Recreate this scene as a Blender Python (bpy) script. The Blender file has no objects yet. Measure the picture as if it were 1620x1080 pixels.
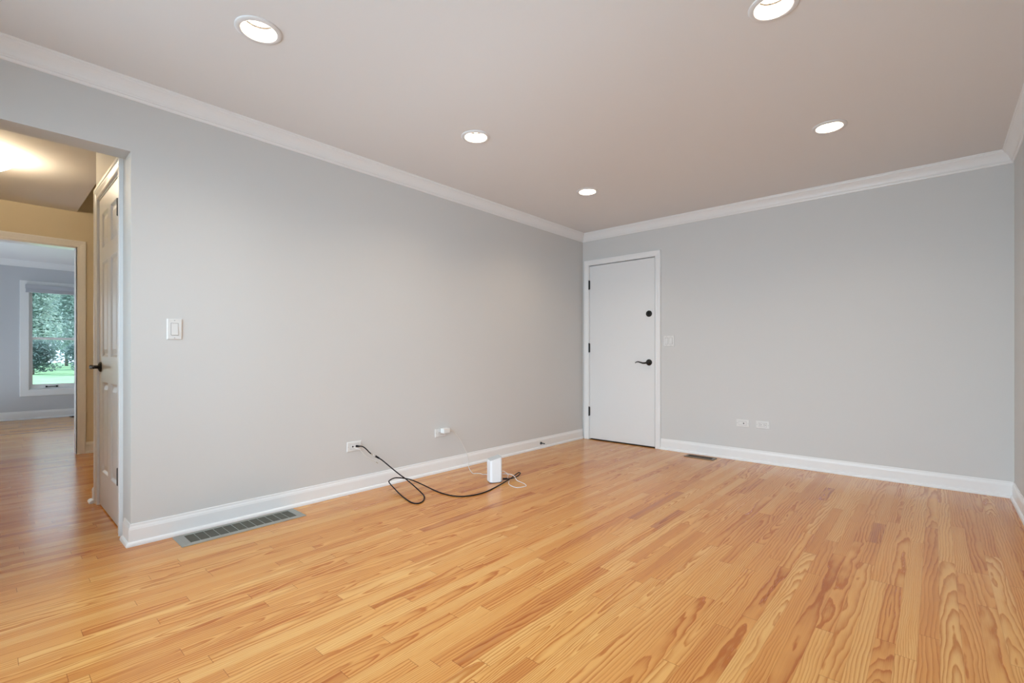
import bpy, bmesh, math, random
from mathutils import Vector, Matrix
C = bpy.context
S = C.scene
COL = S.collection
R = math.radians
rng = random.Random(7)

# ---------------------------------------------------------------- camera
cam_d = bpy.data.cameras.new('camera')
cam = bpy.data.objects.new('camera', cam_d)
COL.objects.link(cam)
cam.location = (3.1624, -4.818, 1.0105)
cam.rotation_euler = (R(90), 0, R(41.767))
cam_d.sensor_width = 36.0
cam_d.lens = 750.246 / 1620 * 36
cam_d.shift_y = 19.67 / 1620
cam_d.clip_start = 0.05
S.camera = cam

# ---------------------------------------------------------------- world, sun, exposure
S.view_settings.view_transform = 'Standard'
S.view_settings.look = 'None'
S.view_settings.gamma = 1
S.view_settings.use_curve_mapping = False
S.view_settings.exposure = -0.60
W = bpy.data.worlds.new('sky')
S.world = W
W.use_nodes = True
wb = W.node_tree.nodes['Background']
wb.inputs[0].default_value = (0.71, 0.845, 1.0, 1)
wn = W.node_tree.nodes
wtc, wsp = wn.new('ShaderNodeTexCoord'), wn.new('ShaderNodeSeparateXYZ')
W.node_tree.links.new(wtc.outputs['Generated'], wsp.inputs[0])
wm = wn.new('ShaderNodeMapRange')           # sky brightness raised towards the front, invented to light the back wall
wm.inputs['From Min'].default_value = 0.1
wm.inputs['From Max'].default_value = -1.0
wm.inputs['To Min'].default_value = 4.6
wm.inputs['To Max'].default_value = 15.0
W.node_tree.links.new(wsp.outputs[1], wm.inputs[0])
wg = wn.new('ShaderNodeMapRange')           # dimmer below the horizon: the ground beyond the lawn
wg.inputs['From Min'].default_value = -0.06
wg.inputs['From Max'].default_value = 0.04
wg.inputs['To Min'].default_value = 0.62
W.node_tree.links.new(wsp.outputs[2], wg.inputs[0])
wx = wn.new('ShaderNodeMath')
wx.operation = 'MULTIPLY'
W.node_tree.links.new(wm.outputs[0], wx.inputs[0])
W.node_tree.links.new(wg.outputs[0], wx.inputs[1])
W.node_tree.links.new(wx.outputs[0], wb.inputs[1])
sun_d = bpy.data.lights.new('sun', 'SUN')
sun = bpy.data.objects.new('sun', sun_d)
COL.objects.link(sun)
sun.rotation_euler = (R(-38), 0, 0)         # high, behind the back wall: never enters a window
sun.location = (-12, 20, 12)
sun_d.energy = 7.0
sun_d.angle = R(1)
sun_d.color = (1, 0.96, 0.88)


def portal(name, loc, rot, sx, sy):
    d = bpy.data.lights.new(name, 'AREA')
    d.shape = 'RECTANGLE'
    d.size, d.size_y = sx, sy
    d.cycles.is_portal = True
    o = bpy.data.objects.new(name, d)
    COL.objects.link(o)
    o.location, o.rotation_euler = loc, rot


DOWNLIGHT_W = 8.0
DOWNLIGHT_C = (1.0, 0.80, 0.58)
HALL_W = 46.0
HALL_C = (1.0, 0.83, 0.60)

H = 2.44            # ceiling height
WX = 3.574          # right wall
FY = -5.28          # wall behind the camera
HY = -4.292         # opening jamb / closet wall plane
TH = 0.148          # partition thickness
DX = -3.29          # far wall of the hall
EX = -7.28          # window wall of the far room

# ---------------------------------------------------------------- materials


def mat(name, col, rough=0.5, metal=0.0, spec=0.5, emit=None, estr=0.0, bump=0.0, bscale=200.0, var=0.0):
    m = bpy.data.materials.new(name)
    m.use_nodes = True
    nt = m.node_tree
    b = nt.nodes['Principled BSDF']
    b.inputs['Base Color'].default_value = (*col, 1)
    b.inputs['Roughness'].default_value = rough
    b.inputs['Metallic'].default_value = metal
    b.inputs['Specular IOR Level'].default_value = spec
    if emit:
        b.inputs['Emission Color'].default_value = (*emit, 1)
        b.inputs['Emission Strength'].default_value = estr
    if bump or var:
        tc = nt.nodes.new('ShaderNodeTexCoord')
        n = nt.nodes.new('ShaderNodeTexNoise')
        n.inputs['Scale'].default_value = bscale
        n.inputs['Detail'].default_value = 3
        nt.links.new(tc.outputs['Object'], n.inputs['Vector'])
        if bump:
            bp = nt.nodes.new('ShaderNodeBump')
            bp.inputs['Strength'].default_value = bump
            bp.inputs['Distance'].default_value = 0.002
            nt.links.new(n.outputs['Fac'], bp.inputs['Height'])
            nt.links.new(bp.outputs[0], b.inputs['Normal'])
        if var:
            mx = nt.nodes.new('ShaderNodeMix')
            mx.data_type = 'RGBA'
            mx.inputs[6].default_value = (*[c * (1 - var) for c in col], 1)
            mx.inputs[7].default_value = (*[min(1, c * (1 + var)) for c in col], 1)
            nt.links.new(n.outputs['Fac'], mx.inputs[0])
            nt.links.new(mx.outputs[2], b.inputs['Base Color'])
    return m


M_WALL = mat('wall_paint', (0.68, 0.675, 0.66), 0.55, spec=0.3, bump=0.06, bscale=260)
M_HALLW = mat('hall_wall_paint', (0.74, 0.65, 0.48), 0.6, spec=0.3, bump=0.06, bscale=260)
M_FARW = mat('far_room_paint', (0.62, 0.63, 0.65), 0.6, spec=0.3, bump=0.05, bscale=260)
M_CEIL = mat('ceiling_paint', (0.80, 0.785, 0.775), 0.8, spec=0.2, bump=0.05, bscale=220)
M_TRIM = mat('trim_paint', (0.89, 0.89, 0.885), 0.28, spec=0.45)
M_DOOR = mat('door_paint', (0.83, 0.83, 0.825), 0.33, spec=0.45)
M_PLATE = mat('white_plastic', (0.79, 0.79, 0.775), 0.3)
M_SLOT = mat('slot_dark', (0.05, 0.035, 0.03), 0.6)
M_GAP = mat('plate_gap', (0.26, 0.25, 0.24), 0.7)
M_SCREW = mat('screw', (0.55, 0.55, 0.54), 0.4, 0.3)
M_BLACK = mat('black_bronze', (0.008, 0.007, 0.006), 0.32, 0.2)
M_RUBBER = mat('black_cable', (0.006, 0.006, 0.009), 0.5, spec=0.15)
M_METAL = mat('connector_metal', (0.62, 0.58, 0.5), 0.3, 1.0)
M_WCORD = mat('white_cord', (0.80, 0.79, 0.76), 0.45)
M_MODEM = mat('white_gloss_plastic', (0.82, 0.83, 0.84), 0.25)
M_MTOP = mat('grey_plastic', (0.50, 0.52, 0.53), 0.45, bump=0.1, bscale=900)
M_MBASE = mat('dark_grey_base', (0.10, 0.10, 0.11), 0.5)
M_REG = mat('register_grey', (0.33, 0.335, 0.31), 0.45, 0.3)
M_FIN = mat('register_fin', (0.10, 0.105, 0.09), 0.5, 0.3)
M_WIRE = mat('register_bar', (0.42, 0.43, 0.41), 0.4, 0.4)
M_HOLLOW = mat('hollow_shade', (0.012, 0.011, 0.009), 0.8)  # near-black, painted shade for the vent hollow and the door gap
M_BRZ = mat('register_bronze', (0.20, 0.155, 0.115), 0.4, 0.4)
M_BFIN = mat('register_bronze_dark', (0.045, 0.03, 0.02), 0.5, 0.3)
M_RIM = mat('light_trim', (0.78, 0.77, 0.76), 0.35)
M_CONE = mat('light_baffle', (0.9, 0.88, 0.85), 0.4, emit=(1, 0.95, 0.86), estr=1.2)  # baffle given its own glow in place of lamplight falling on it
M_SEAM = mat('light_seam', (0.03, 0.022, 0.015), 0.7)
M_LENS = mat('light_lens', (0.9, 0.9, 0.9), 0.4, emit=(1.0, 0.93, 0.82), estr=8.0)
M_BOWL = mat('amber_glass', (0.9, 0.8, 0.62), 0.3, emit=(1.0, 0.86, 0.64), estr=27.0)
M_BRASS = mat('brass', (0.62, 0.40, 0.14), 0.3, 1.0)
M_SHADE = mat('blind_fabric', (0.50, 0.51, 0.55), 0.7)
M_LAWN = mat('lawn', (0.13, 0.25, 0.12), 0.9, bscale=1.2, var=0.45)
M_BARK = mat('bark', (0.12, 0.09, 0.07), 0.9, bscale=20, var=0.4)


def leafmat(name, col):
    m = mat(name, col, 0.55)
    nt = m.node_tree
    b = nt.nodes['Principled BSDF']
    out = nt.nodes['Material Output']
    tr = nt.nodes.new('ShaderNodeBsdfTranslucent')
    tr.inputs[0].default_value = (*[min(1, c * 1.5) for c in col], 1)
    mx = nt.nodes.new('ShaderNodeMixShader')
    mx.inputs[0].default_value = 0.4
    nt.links.new(b.outputs[0], mx.inputs[1])
    nt.links.new(tr.outputs[0], mx.inputs[2])
    nt.links.new(mx.outputs[0], out.inputs[0])
    return m


M_LEAF1 = leafmat('leaf_pale', (0.30, 0.37, 0.345))
M_LEAF2 = leafmat('leaf_mid', (0.20, 0.27, 0.255))
M_LEAF3 = leafmat('leaf_dark', (0.10, 0.145, 0.14))

M_GLASS = bpy.data.materials.new('window_glass')
M_GLASS.use_nodes = True
_nt = M_GLASS.node_tree
_nt.nodes.remove(_nt.nodes['Principled BSDF'])
_t = _nt.nodes.new('ShaderNodeBsdfTransparent')
_t.inputs[0].default_value = (0.93, 0.97, 0.97, 1)
_g = _nt.nodes.new('ShaderNodeBsdfGlossy')
_g.inputs['Roughness'].default_value = 0.02
_f = _nt.nodes.new('ShaderNodeFresnel')
_f.inputs[0].default_value = 1.35
_m = _nt.nodes.new('ShaderNodeMixShader')
_nt.links.new(_f.outputs[0], _m.inputs[0])
_nt.links.new(_t.outputs[0], _m.inputs[1])
_nt.links.new(_g.outputs[0], _m.inputs[2])
_nt.links.new(_m.outputs[0], _nt.nodes['Material Output'].inputs[0])


# --- oak strip floor: every strip carries random numbers, the grain is a cut through bent growth rings
class V:
    nt = None

    def __init__(s, k): s.k = k

    @staticmethod
    def op(o, *a):
        n = V.nt.nodes.new('ShaderNodeMath')
        n.operation = o
        for i, x in enumerate(a):
            if isinstance(x, V):
                V.nt.links.new(x.k, n.inputs[i])
            else:
                n.inputs[i].default_value = x
        return V(n.outputs[0])
    def __add__(s, o): return V.op('ADD', s, o)
    def __sub__(s, o): return V.op('SUBTRACT', s, o)
    def __mul__(s, o): return V.op('MULTIPLY', s, o)
    def __truediv__(s, o): return V.op('DIVIDE', s, o)


def oak_material():
    m = bpy.data.materials.new('oak_strip_floor')
    m.use_nodes = True
    nt = m.node_tree
    V.nt = nt
    L = nt.links.new
    b = nt.nodes['Principled BSDF']
    tc = nt.nodes.new('ShaderNodeTexCoord')
    sp = nt.nodes.new('ShaderNodeSeparateXYZ')
    L(tc.outputs['Object'], sp.inputs[0])
    x, y = V(sp.outputs[0]), V(sp.outputs[1])

    def attr(n):
        a = nt.nodes.new('ShaderNodeAttribute')
        a.attribute_name = n
        s = nt.nodes.new('ShaderNodeSeparateColor')
        L(a.outputs['Color'], s.inputs[0])
        return V(s.outputs[0]), V(s.outputs[1]), V(s.outputs[2]), V(a.outputs['Alpha'])
    r1, r2, r3, r4 = attr('rand_a')
    pcx, y0, y1, r5 = attr('rand_b')
    u = x - pcx
    seed = r4 * 40.0

    def noise(vx, vy, vz, det=2.0, rough=0.5):
        cb = nt.nodes.new('ShaderNodeCombineXYZ')
        for i, v in enumerate((vx, vy, vz)):
            L(v.k, cb.inputs[i])
        n = nt.nodes.new('ShaderNodeTexNoise')
        n.inputs['Scale'].default_value = 1
        n.inputs['Detail'].default_value = det
        n.inputs['Roughness'].default_value = rough
        L(cb.outputs[0], n.inputs['Vector'])
        return V(n.outputs['Fac']) - 0.5
    n1 = noise(u * 14.0, y * 2.6, seed)
    n2 = noise(u * 60.0, y * 9.0, seed + 7.0)
    n0 = noise(u * 3.0, y * 0.9, seed + 13.0, 0.0)
    # centre of the rings relative to the strip
    uu = u - (r1 - 0.5) * 0.15
    dd = (r2 * 0.05 + 0.004) + (y - y0) * ((r3 - 0.5) * 0.085) + n0 * 0.05
    rad = V.op('SQRT', uu * uu + dd * dd) + n1 * 0.030 + n2 * 0.0060
    spacing = r5 * 0.0085 + 0.0058
    ph = V.op('FRACT', rad / spacing)
    rise = V.op('SMOOTH_MIN', V.op('MULTIPLY', ph, 1.15), 1.0, 0.2)
    band = V.op('POWER', V.op('MAXIMUM', rise, 0.0), 2.4)
    fall = V.op('MINIMUM', (V.op('SUBTRACT', 1.0, ph)) * 9.0, 1.0)
    band = V.op('MULTIPLY', band, fall)
    streak = noise(u * 55.0, y * 0.9, seed + 51.0, 2.0)
    pore = noise(u * 330.0, y * 5.0, seed + 71.0, 1.0)
    fine = noise(u * 700.0, y * 16.0, seed + 3.0, 1.0)
    band = V.op('MULTIPLY', band, V.op('ADD', fine * 1.2, 1.0))
    amp = noise(x * 5.0, y * 1.1, seed + 29.0, 1.0) + 0.62
    amp = V.op('MULTIPLY', amp, V.op('SUBTRACT', 1.12, V.op('ABSOLUTE', r1 - 0.5) * 1.0))
    band = V.op('MULTIPLY', V.op('MULTIPLY', band, amp), 1.8)
    # strip colour
    cr = nt.nodes.new('ShaderNodeValToRGB')
    e = cr.color_ramp.elements
    e[0].position, e[0].color = 0.0, (0.79, 0.435, 0.142, 1)
    e[1].position, e[1].color = 1.0, (0.48, 0.19, 0.072, 1)
    for p, c in ((0.22, (0.755, 0.380, 0.110, 1)), (0.55, (0.70, 0.315, 0.082, 1)), (0.82, (0.60, 0.240, 0.060, 1))):
        q = e.new(p)
        q.color = c
    L((r4 * 0.92 + n1 * 0.30 + streak * 0.55 + pore * 0.30).k, cr.inputs[0])
    dk = nt.nodes.new('ShaderNodeMix')
    dk.data_type = 'RGBA'
    dk.blend_type = 'MULTIPLY'
    dk.inputs[7].default_value = (0.66, 0.44, 0.27, 1)
    L(V.op('MINIMUM', band, 1.0).k, dk.inputs[0])
    L(cr.outputs[0], dk.inputs[6])
    # joints
    ds = V.op('SUBTRACT', 0.0286, V.op('ABSOLUTE', u))
    de = V.op('MINIMUM', y - y0, y1 - y)
    js = V.op('MULTIPLY', V.op('LESS_THAN', ds, 0.0005), 0.30)
    je = V.op('MULTIPLY', V.op('LESS_THAN', de, 0.0010), 0.65)
    jt = nt.nodes.new('ShaderNodeMix')
    jt.data_type = 'RGBA'
    jt.blend_type = 'MULTIPLY'
    jt.inputs[7].default_value = (0.35, 0.22, 0.14, 1)
    L(V.op('MAXIMUM', js, je).k, jt.inputs[0])
    L(dk.outputs[2], jt.inputs[6])
    L(jt.outputs[2], b.inputs['Base Color'])
    L((band * 0.05 + 0.20).k, b.inputs['Roughness'])
    b.inputs['Specular IOR Level'].default_value = 0.46
    bp = nt.nodes.new('ShaderNodeBump')
    bp.inputs['Strength'].default_value = 0.12
    bp.inputs['Distance'].default_value = 0.0006
    L((n1 * 1.0 - band * 0.15).k, bp.inputs['Height'])
    L(bp.outputs[0], b.inputs['Normal'])
    return m


M_OAK = oak_material()

# ---------------------------------------------------------------- helpers


def box(bm, x0, x1, y0, y1, z0, z1, bev=0.0, seg=2):
    x0, x1 = min(x0, x1), max(x0, x1)
    y0, y1 = min(y0, y1), max(y0, y1)
    z0, z1 = min(z0, z1), max(z0, z1)
    v = [bm.verts.new(p) for p in ((x0, y0, z0), (x1, y0, z0), (x1, y1, z0), (x0, y1, z0),
                                   (x0, y0, z1), (x1, y0, z1), (x1, y1, z1), (x0, y1, z1))]
    fs = [bm.faces.new([v[i] for i in q]) for q in
          ((3, 2, 1, 0), (4, 5, 6, 7), (0, 1, 5, 4), (1, 2, 6, 5), (2, 3, 7, 6), (3, 0, 4, 7))]
    if bev:
        es = list({e for f in fs for e in f.edges})
        bmesh.ops.bevel(bm, geom=es, offset=bev, segments=seg, profile=0.5, affect='EDGES')


def link(name, bm, m, parent=None, smooth=False):
    bmesh.ops.recalc_face_normals(bm, faces=bm.faces[:])
    me = bpy.data.meshes.new(name)
    bm.to_mesh(me)
    bm.free()
    if smooth:
        for p in me.polygons:
            p.use_smooth = True
    me.materials.append(m)
    o = bpy.data.objects.new(name, me)
    COL.objects.link(o)
    if parent:
        o.parent = parent
    return o


def bxo(name, dims, m, parent=None, bev=0.0, seg=2):
    bm = bmesh.new()
    for d in dims if isinstance(dims[0], (tuple, list)) else [dims]:
        box(bm, *d, bev=bev, seg=seg)
    return link(name, bm, m, parent)


def struct(o, label=None):
    o['kind'] = 'structure'
    if label:
        o['label'] = label
    return o


def tag(o, label, cat, group=None):
    o['label'] = label
    o['category'] = cat
    if group:
        o['group'] = group
    return o


def thing(name, loc, label, cat, group=None, rz=0.0):
    o = bpy.data.objects.new(name, None)
    COL.objects.link(o)
    o.location = loc
    o.rotation_euler = (0, 0, rz)
    o.empty_display_size = 0.1
    return tag(o, label, cat, group)


def spline(pts, n=8):
    P = [Vector(p) for p in pts]
    out = []
    for i in range(len(P) - 1):
        p0 = P[i - 1] if i else P[0] * 2 - P[1]
        p1, p2 = P[i], P[i + 1]
        p3 = P[i + 2] if i + 2 < len(P) else P[-1] * 2 - P[-2]
        for k in range(n):
            t = k / n
            out.append(0.5 * ((2 * p1) + (p2 - p0) * t + (2 * p0 - 5 * p1 + 4 * p2 - p3) * t * t
                              + (3 * p1 - p0 - 3 * p2 + p3) * t ** 3))
    out.append(P[-1])
    return out


def tube(bm, pts, rad, seg=10, flat=1.0):
    """tube through pts; rad a number or a function of 0..1"""
    n = len(pts)
    rf = rad if callable(rad) else (lambda t: rad)
    T = [(pts[min(i + 1, n - 1)] - pts[max(i - 1, 0)]).normalized() for i in range(n)]
    up = Vector((0, 0, 1)) if abs(T[0].z) < 0.9 else Vector((1, 0, 0))
    N = (up - T[0] * up.dot(T[0])).normalized()
    rings = []
    for i in range(n):
        N = (N - T[i] * N.dot(T[i])).normalized()
        B = T[i].cross(N)
        r = rf(i / (n - 1))
        rings.append([bm.verts.new(pts[i] + N * (math.cos(a) * r * flat) + B * (math.sin(a) * r))
                      for a in (2 * math.pi * k / seg for k in range(seg))])
    for a, b in zip(rings, rings[1:]):
        for k in range(seg):
            bm.faces.new((a[k], a[(k + 1) % seg], b[(k + 1) % seg], b[k]))
    bm.faces.new(rings[0][::-1])
    bm.faces.new(rings[-1])


def lathe(bm, prof, M=Matrix(), seg=32, cap0=True, cap1=True):
    """prof: (r, h) list turned about local Z, then moved by M"""
    rings = []
    for r, h in prof:
        rings.append([bm.verts.new(M @ Vector((r * math.cos(2 * math.pi * k / seg), r * math.sin(2 * math.pi * k / seg), h)))
                      for k in range(seg)])
    for a, b in zip(rings, rings[1:]):
        for k in range(seg):
            bm.faces.new((a[k], a[(k + 1) % seg], b[(k + 1) % seg], b[k]))
    if cap0:
        bm.faces.new(rings[0][::-1])
    if cap1:
        bm.faces.new(rings[-1])


def run(bm, P0, m0, P1, m1, prof):
    """moulding: profile (offset, z) swept from P0 to P1; m0 and m1 are the mitre directions per unit of offset"""
    a = [bm.verts.new((P0[0] + m0[0] * o, P0[1] + m0[1] * o, z)) for o, z in prof]
    b = [bm.verts.new((P1[0] + m1[0] * o, P1[1] + m1[1] * o, z)) for o, z in prof]
    n = len(prof)
    for k in range(n):
        bm.faces.new((a[k], a[(k + 1) % n], b[(k + 1) % n], b[k]))
    bm.faces.new(a[::-1])
    bm.faces.new(b)


BASE = [(0, 0), (0.024, 0), (0.0238, 0.008), (0.021, 0.016), (0.016, 0.0215), (0.0115, 0.0225), (0.0115, 0.084),
        (0.0105, 0.088), (0.0095, 0.094), (0.0068, 0.100), (0.0058, 0.104), (0.0058, 0.110), (0.0040, 0.114), (0, 0.114)]
CROWN = [(0, -0.092), (0.007, -0.092), (0.010, -0.088), (0.012, -0.080), (0.0175, -0.078), (0.0175, -0.072), (0.021, -0.068),
         (0.024, -0.058), (0.030, -0.045), (0.038, -0.033), (0.047, -0.0235), (0.055, -0.0175), (0.0565, -0.0105),
         (0.0615, -0.0085), (0.0646, -0.004), (0.0646, 0), (0, 0)]
CROWN = [(o, H + z) for o, z in CROWN]
# door and window casing: (across the width from the inner edge, protrusion)
CASING = [(0, 0), (0, 0.009), (0.004, 0.012), (0.010, 0.012), (0.014, 0.010), (0.022, 0.0115), (0.034, 0.0145), (0.040, 0.0145),
          (0.042, 0.0175), (0.055, 0.018), (0.058, 0.015), (0.058, 0)]


def casing(bm, s0, s1, z0, z1, to3, k=1.0, prof=CASING, closed=False):
    pr = [(w * k, o) for w, o in prof]
    path = [((s0, z0), (-1, 0)), ((s0, z1), (-1, 1)), ((s1, z1), (1, 1)), ((s1, z0), (1, 0))]
    if closed:
        path = [((s0, z0), (-1, -1)), ((s0, z1), (-1, 1)), ((s1, z1), (1, 1)), ((s1, z0), (1, -1))]
    segs = list(zip(path, path[1:]))
    if closed:
        segs.append((path[3], path[0]))
    for (pa, da), (pb, db) in segs:
        a = [bm.verts.new(to3(pa[0] + da[0] * w, pa[1] + da[1] * w, o)) for w, o in pr]
        b = [bm.verts.new(to3(pb[0] + db[0] * w, pb[1] + db[1] * w, o)) for w, o in pr]
        n = len(pr)
        for q in range(n):
            bm.faces.new((a[q], a[(q + 1) % n], b[(q + 1) % n], b[q]))
        bm.faces.new(a[::-1])
        bm.faces.new(b)


# ---------------------------------------------------------------- shell: floor
def build_floor():
    x_lo, x_hi, y_lo, y_hi, w = -7.44, WX, FY, 0.0, 0.0572
    r = random.Random(21)
    bm = bmesh.new()
    A, B = [], []
    rows = int((x_hi - x_lo) / w) + 1
    for i in range(rows):
        xa = x_hi - (i + 1) * w
        xb = xa + w
        y = y_lo - r.random() * 0.9
        while y < y_hi:
            ln = 0.32 + r.random() ** 1.2 * 1.25
            ya, yb = max(y, y_lo), min(y + ln, y_hi)
            if yb > ya:
                v = [bm.verts.new(p) for p in ((xa, ya, 0), (xb, ya, 0), (xb, yb, 0), (xa, yb, 0))]
                bm.faces.new(v)
                q = r.random()
                tone = (0.04 + 0.72 * r.random()) if q < 0.86 else (r.random() * 0.12 if q < 0.93 else 0.72 + 0.28 * r.random())
                A.append((r.random(), r.random(), r.random(), tone))
                B.append((xa + w / 2, y, y + ln, r.random()))
            y += ln
    me = bpy.data.meshes.new('floor')
    bm.to_mesh(me)
    bm.free()
    for n, D in (('rand_a', A), ('rand_b', B)):
        at = me.attributes.new(n, 'FLOAT_COLOR', 'FACE')
        at.data.foreach_set('color', [c for d in D for c in d])
    me.materials.append(M_OAK)
    o = bpy.data.objects.new('floor', me)
    COL.objects.link(o)
    return struct(o, 'strip oak hardwood floor with a satin finish')


build_floor()

# ---------------------------------------------------------------- shell: ceilings
LIGHTS = [(0.932, -4.000), (2.665, -2.648), (0.905, -2.648), (2.664, -1.262), (0.877, -1.262)]


def build_ceiling():
    bm = bmesh.new()
    half, rad = 0.13, 0.074

    def quad(x0, x1, y0, y1):
        if x1 - x0 > 1e-6 and y1 - y0 > 1e-6:
            bm.faces.new([bm.verts.new(p) for p in ((x0, y0, H), (x0, y1, H), (x1, y1, H), (x1, y0, H))])
    ys = sorted({y for _, y in LIGHTS})
    cur = FY
    for yy in ys:
        quad(0, WX, cur, yy - half)
        xc = 0.0
        for lx, ly in sorted(l for l in LIGHTS if l[1] == yy):
            quad(xc, lx - half, yy - half, yy + half)
            n = 48
            ci, so = [], []
            for k in range(n):
                a = 2 * math.pi * k / n
                c, s = math.cos(a), math.sin(a)
                m = half / max(abs(c), abs(s))
                ci.append(bm.verts.new((lx + rad * c, ly + rad * s, H)))
                so.append(bm.verts.new((lx + m * c, ly + m * s, H)))
            for k in range(n):
                j = (k + 1) % n
                bm.faces.new((ci[k], ci[j], so[j], so[k]))
            xc = lx + half
        quad(xc, WX, yy - half, yy + half)
        cur = yy + half
    quad(0, WX, cur, 0)
    for f in bm.faces:
        f.normal_update()
        if f.normal.z > 0:
            f.normal_flip()
    me = bpy.data.meshes.new('ceiling')
    bm.to_mesh(me)
    bm.free()
    me.materials.append(M_CEIL)
    o = bpy.data.objects.new('ceiling', me)
    COL.objects.link(o)
    struct(o, 'flat painted ceiling of the empty room')


build_ceiling()
RC = -4.175   # edge where the hall ceiling stops at the stairwell
HS = -5.20    # south side of the hall
struct(bxo('ceiling_hall', (DX, -TH, HS, RC, H, H + 0.03), M_CEIL), 'hall ceiling around the flush lamp')
struct(bxo('ceiling_stairwell', (DX - 0.12, -1.02, RC, -3.0, 2.8, 2.83), M_HALLW), 'high stairwell ceiling')
struct(bxo('ceiling_far_room', (EX, DX - 0.12, -6.3, -2.5, H, H + 0.03), M_CEIL), 'ceiling of the far room')

# ---------------------------------------------------------------- shell: walls
WT = 2.70
W2Y0, W2Y1, W2Z0, W2Z1 = -4.95, -3.85, 0.35, 2.05    # unseen window in the right wall, added for daylight
W3X0, W3X1, W3Z0, W3Z1 = 0.25, 3.30, 0.12, 2.20         # unseen front window behind the camera, added for daylight
struct(bxo('wall_left', [(-TH, 0, HY, 0.12, 0, WT), (-TH, 0, HS, HY, 2.077, WT), (-TH, 0, FY, HS, 0, WT)], M_WALL),
       'long pale grey wall with the hallway opening')
struct(bxo('wall_back', [(0, 0.076, 0, 0.12, 0, WT), (0.076, 0.938, 0, 0.12, 2.072, WT), (0.938, WX, 0, 0.12, 0, WT),
                         (0.0, 1.0, 0.12, 0.16, 0, WT)], M_WALL), 'warm grey back wall with the flush white door')  # last box: unseen backing added to stop light leaking behind the door
struct(bxo('wall_right', [(WX, WX + 0.14, W2Y1, 0.12, 0, WT), (WX, WX + 0.14, W2Y0, W2Y1, 0, W2Z0),
                          (WX, WX + 0.14, W2Y0, W2Y1, W2Z1, WT), (WX, WX + 0.14, FY - 0.14, W2Y0, 0, WT)], M_WALL),
       'grey wall at the right edge')
struct(bxo('wall_front', [(-TH, W3X0, FY - 0.14, FY, 0, WT), (W3X0, W3X1, FY - 0.14, FY, 0, W3Z0),
                          (W3X0, W3X1, FY - 0.14, FY, W3Z1, WT), (W3X1, WX, FY - 0.14, FY, 0, WT)], M_WALL))
# closet wall in the hall, with its door opening
CD0, CD1, CDT = -1.036, -0.272, 2.052
CE = -1.13
struct(bxo('wall_closet', [(CD1, -TH, HY, HY + 0.12, 0, H), (CD0, CD1, HY, HY + 0.12, CDT, H), (CE, CD0, HY, HY + 0.12, 0, H),
                           (CE, CE + 0.12, HY + 0.12, -3.0, 0, 2.8)], M_WALL), 'short hall wall holding the six-panel closet door')
DW0, DW1, DWT = -4.99, -4.18, 2.085
struct(bxo('wall_hall', [(DX - 0.12, DX, DW1, -3.0, 0, H + 0.02), (DX - 0.12, DX, DW0, DW1, DWT, H + 0.02),
                         (DX - 0.12, DX, HS - 0.7, DW0, 0, H + 0.02)], M_HALLW), 'tan hall wall around the far doorway')
struct(bxo('wall_stairwell', [(DX - 0.12, DX - 0.025, RC - 0.1, -3.0, H + 0.02, 2.8), (DX - 0.12, CE + 0.12, -3.0, -2.9, 0, 2.8),
                              (DX - 0.12, CE + 0.12, RC - 0.03, RC, H + 0.031, 2.8)],
           M_HALLW), 'upper stairwell walls above the hall')
struct(bxo('wall_hall_side', (DX, -TH, HS - 0.1, HS, 0, H), M_HALLW))
F1Y0, F1Y1, F1Z0, F1Z1 = -4.33, -3.46, 0.455, 2.04    # far window rough opening
F2Y0, F2Y1 = -5.95, -5.35                           # unseen second window of that wall, added to brighten the far room
F3X0, F3X1 = -5.6, -4.8                             # unseen side window, also added to brighten the far room
struct(bxo('wall_far', [(EX - 0.14, EX, -6.3, F2Y0, 0, WT), (EX - 0.14, EX, F2Y1, F1Y0, 0, WT),
                        (EX - 0.14, EX, F2Y0, F2Y1, 0, F1Z0), (EX - 0.14, EX, F2Y0, F2Y1, F1Z1, WT), (EX - 0.14, EX, F1Y1, -2.5, 0, WT),
                        (EX - 0.14, EX, F1Y0, F1Y1, 0, F1Z0), (EX - 0.14, EX, F1Y0, F1Y1, F1Z1, WT)], M_FARW),
       'blue-grey far room wall with the window')
struct(bxo('wall_far_side', [(EX - 0.14, DX - 0.12, -2.5, -2.4, 0, WT), (EX - 0.14, F3X0, -6.4, -6.3, 0, WT), (F3X1, DX - 0.12, -6.4, -6.3, 0, WT),
                             (F3X0, F3X1, -6.4, -6.3, 0, F1Z0), (F3X0, F3X1, -6.4, -6.3, F1Z1, WT),
                             (DX - 0.14, DX - 0.121, -6.3, DW0 - 0.001, 0, WT), (DX - 0.14, DX - 0.121, DW1 + 0.001, -2.5, 0, WT),
                             (DX - 0.14, DX - 0.121, DW0, DW1, DWT, WT)], M_FARW), 'side walls of the far room')

# ---------------------------------------------------------------- baseboards and crown


def mould(name, runs, label=None):
    bm = bmesh.new()
    for q in runs:
        run(bm, *q)
    return struct(link(name, bm, M_TRIM), label)


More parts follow.
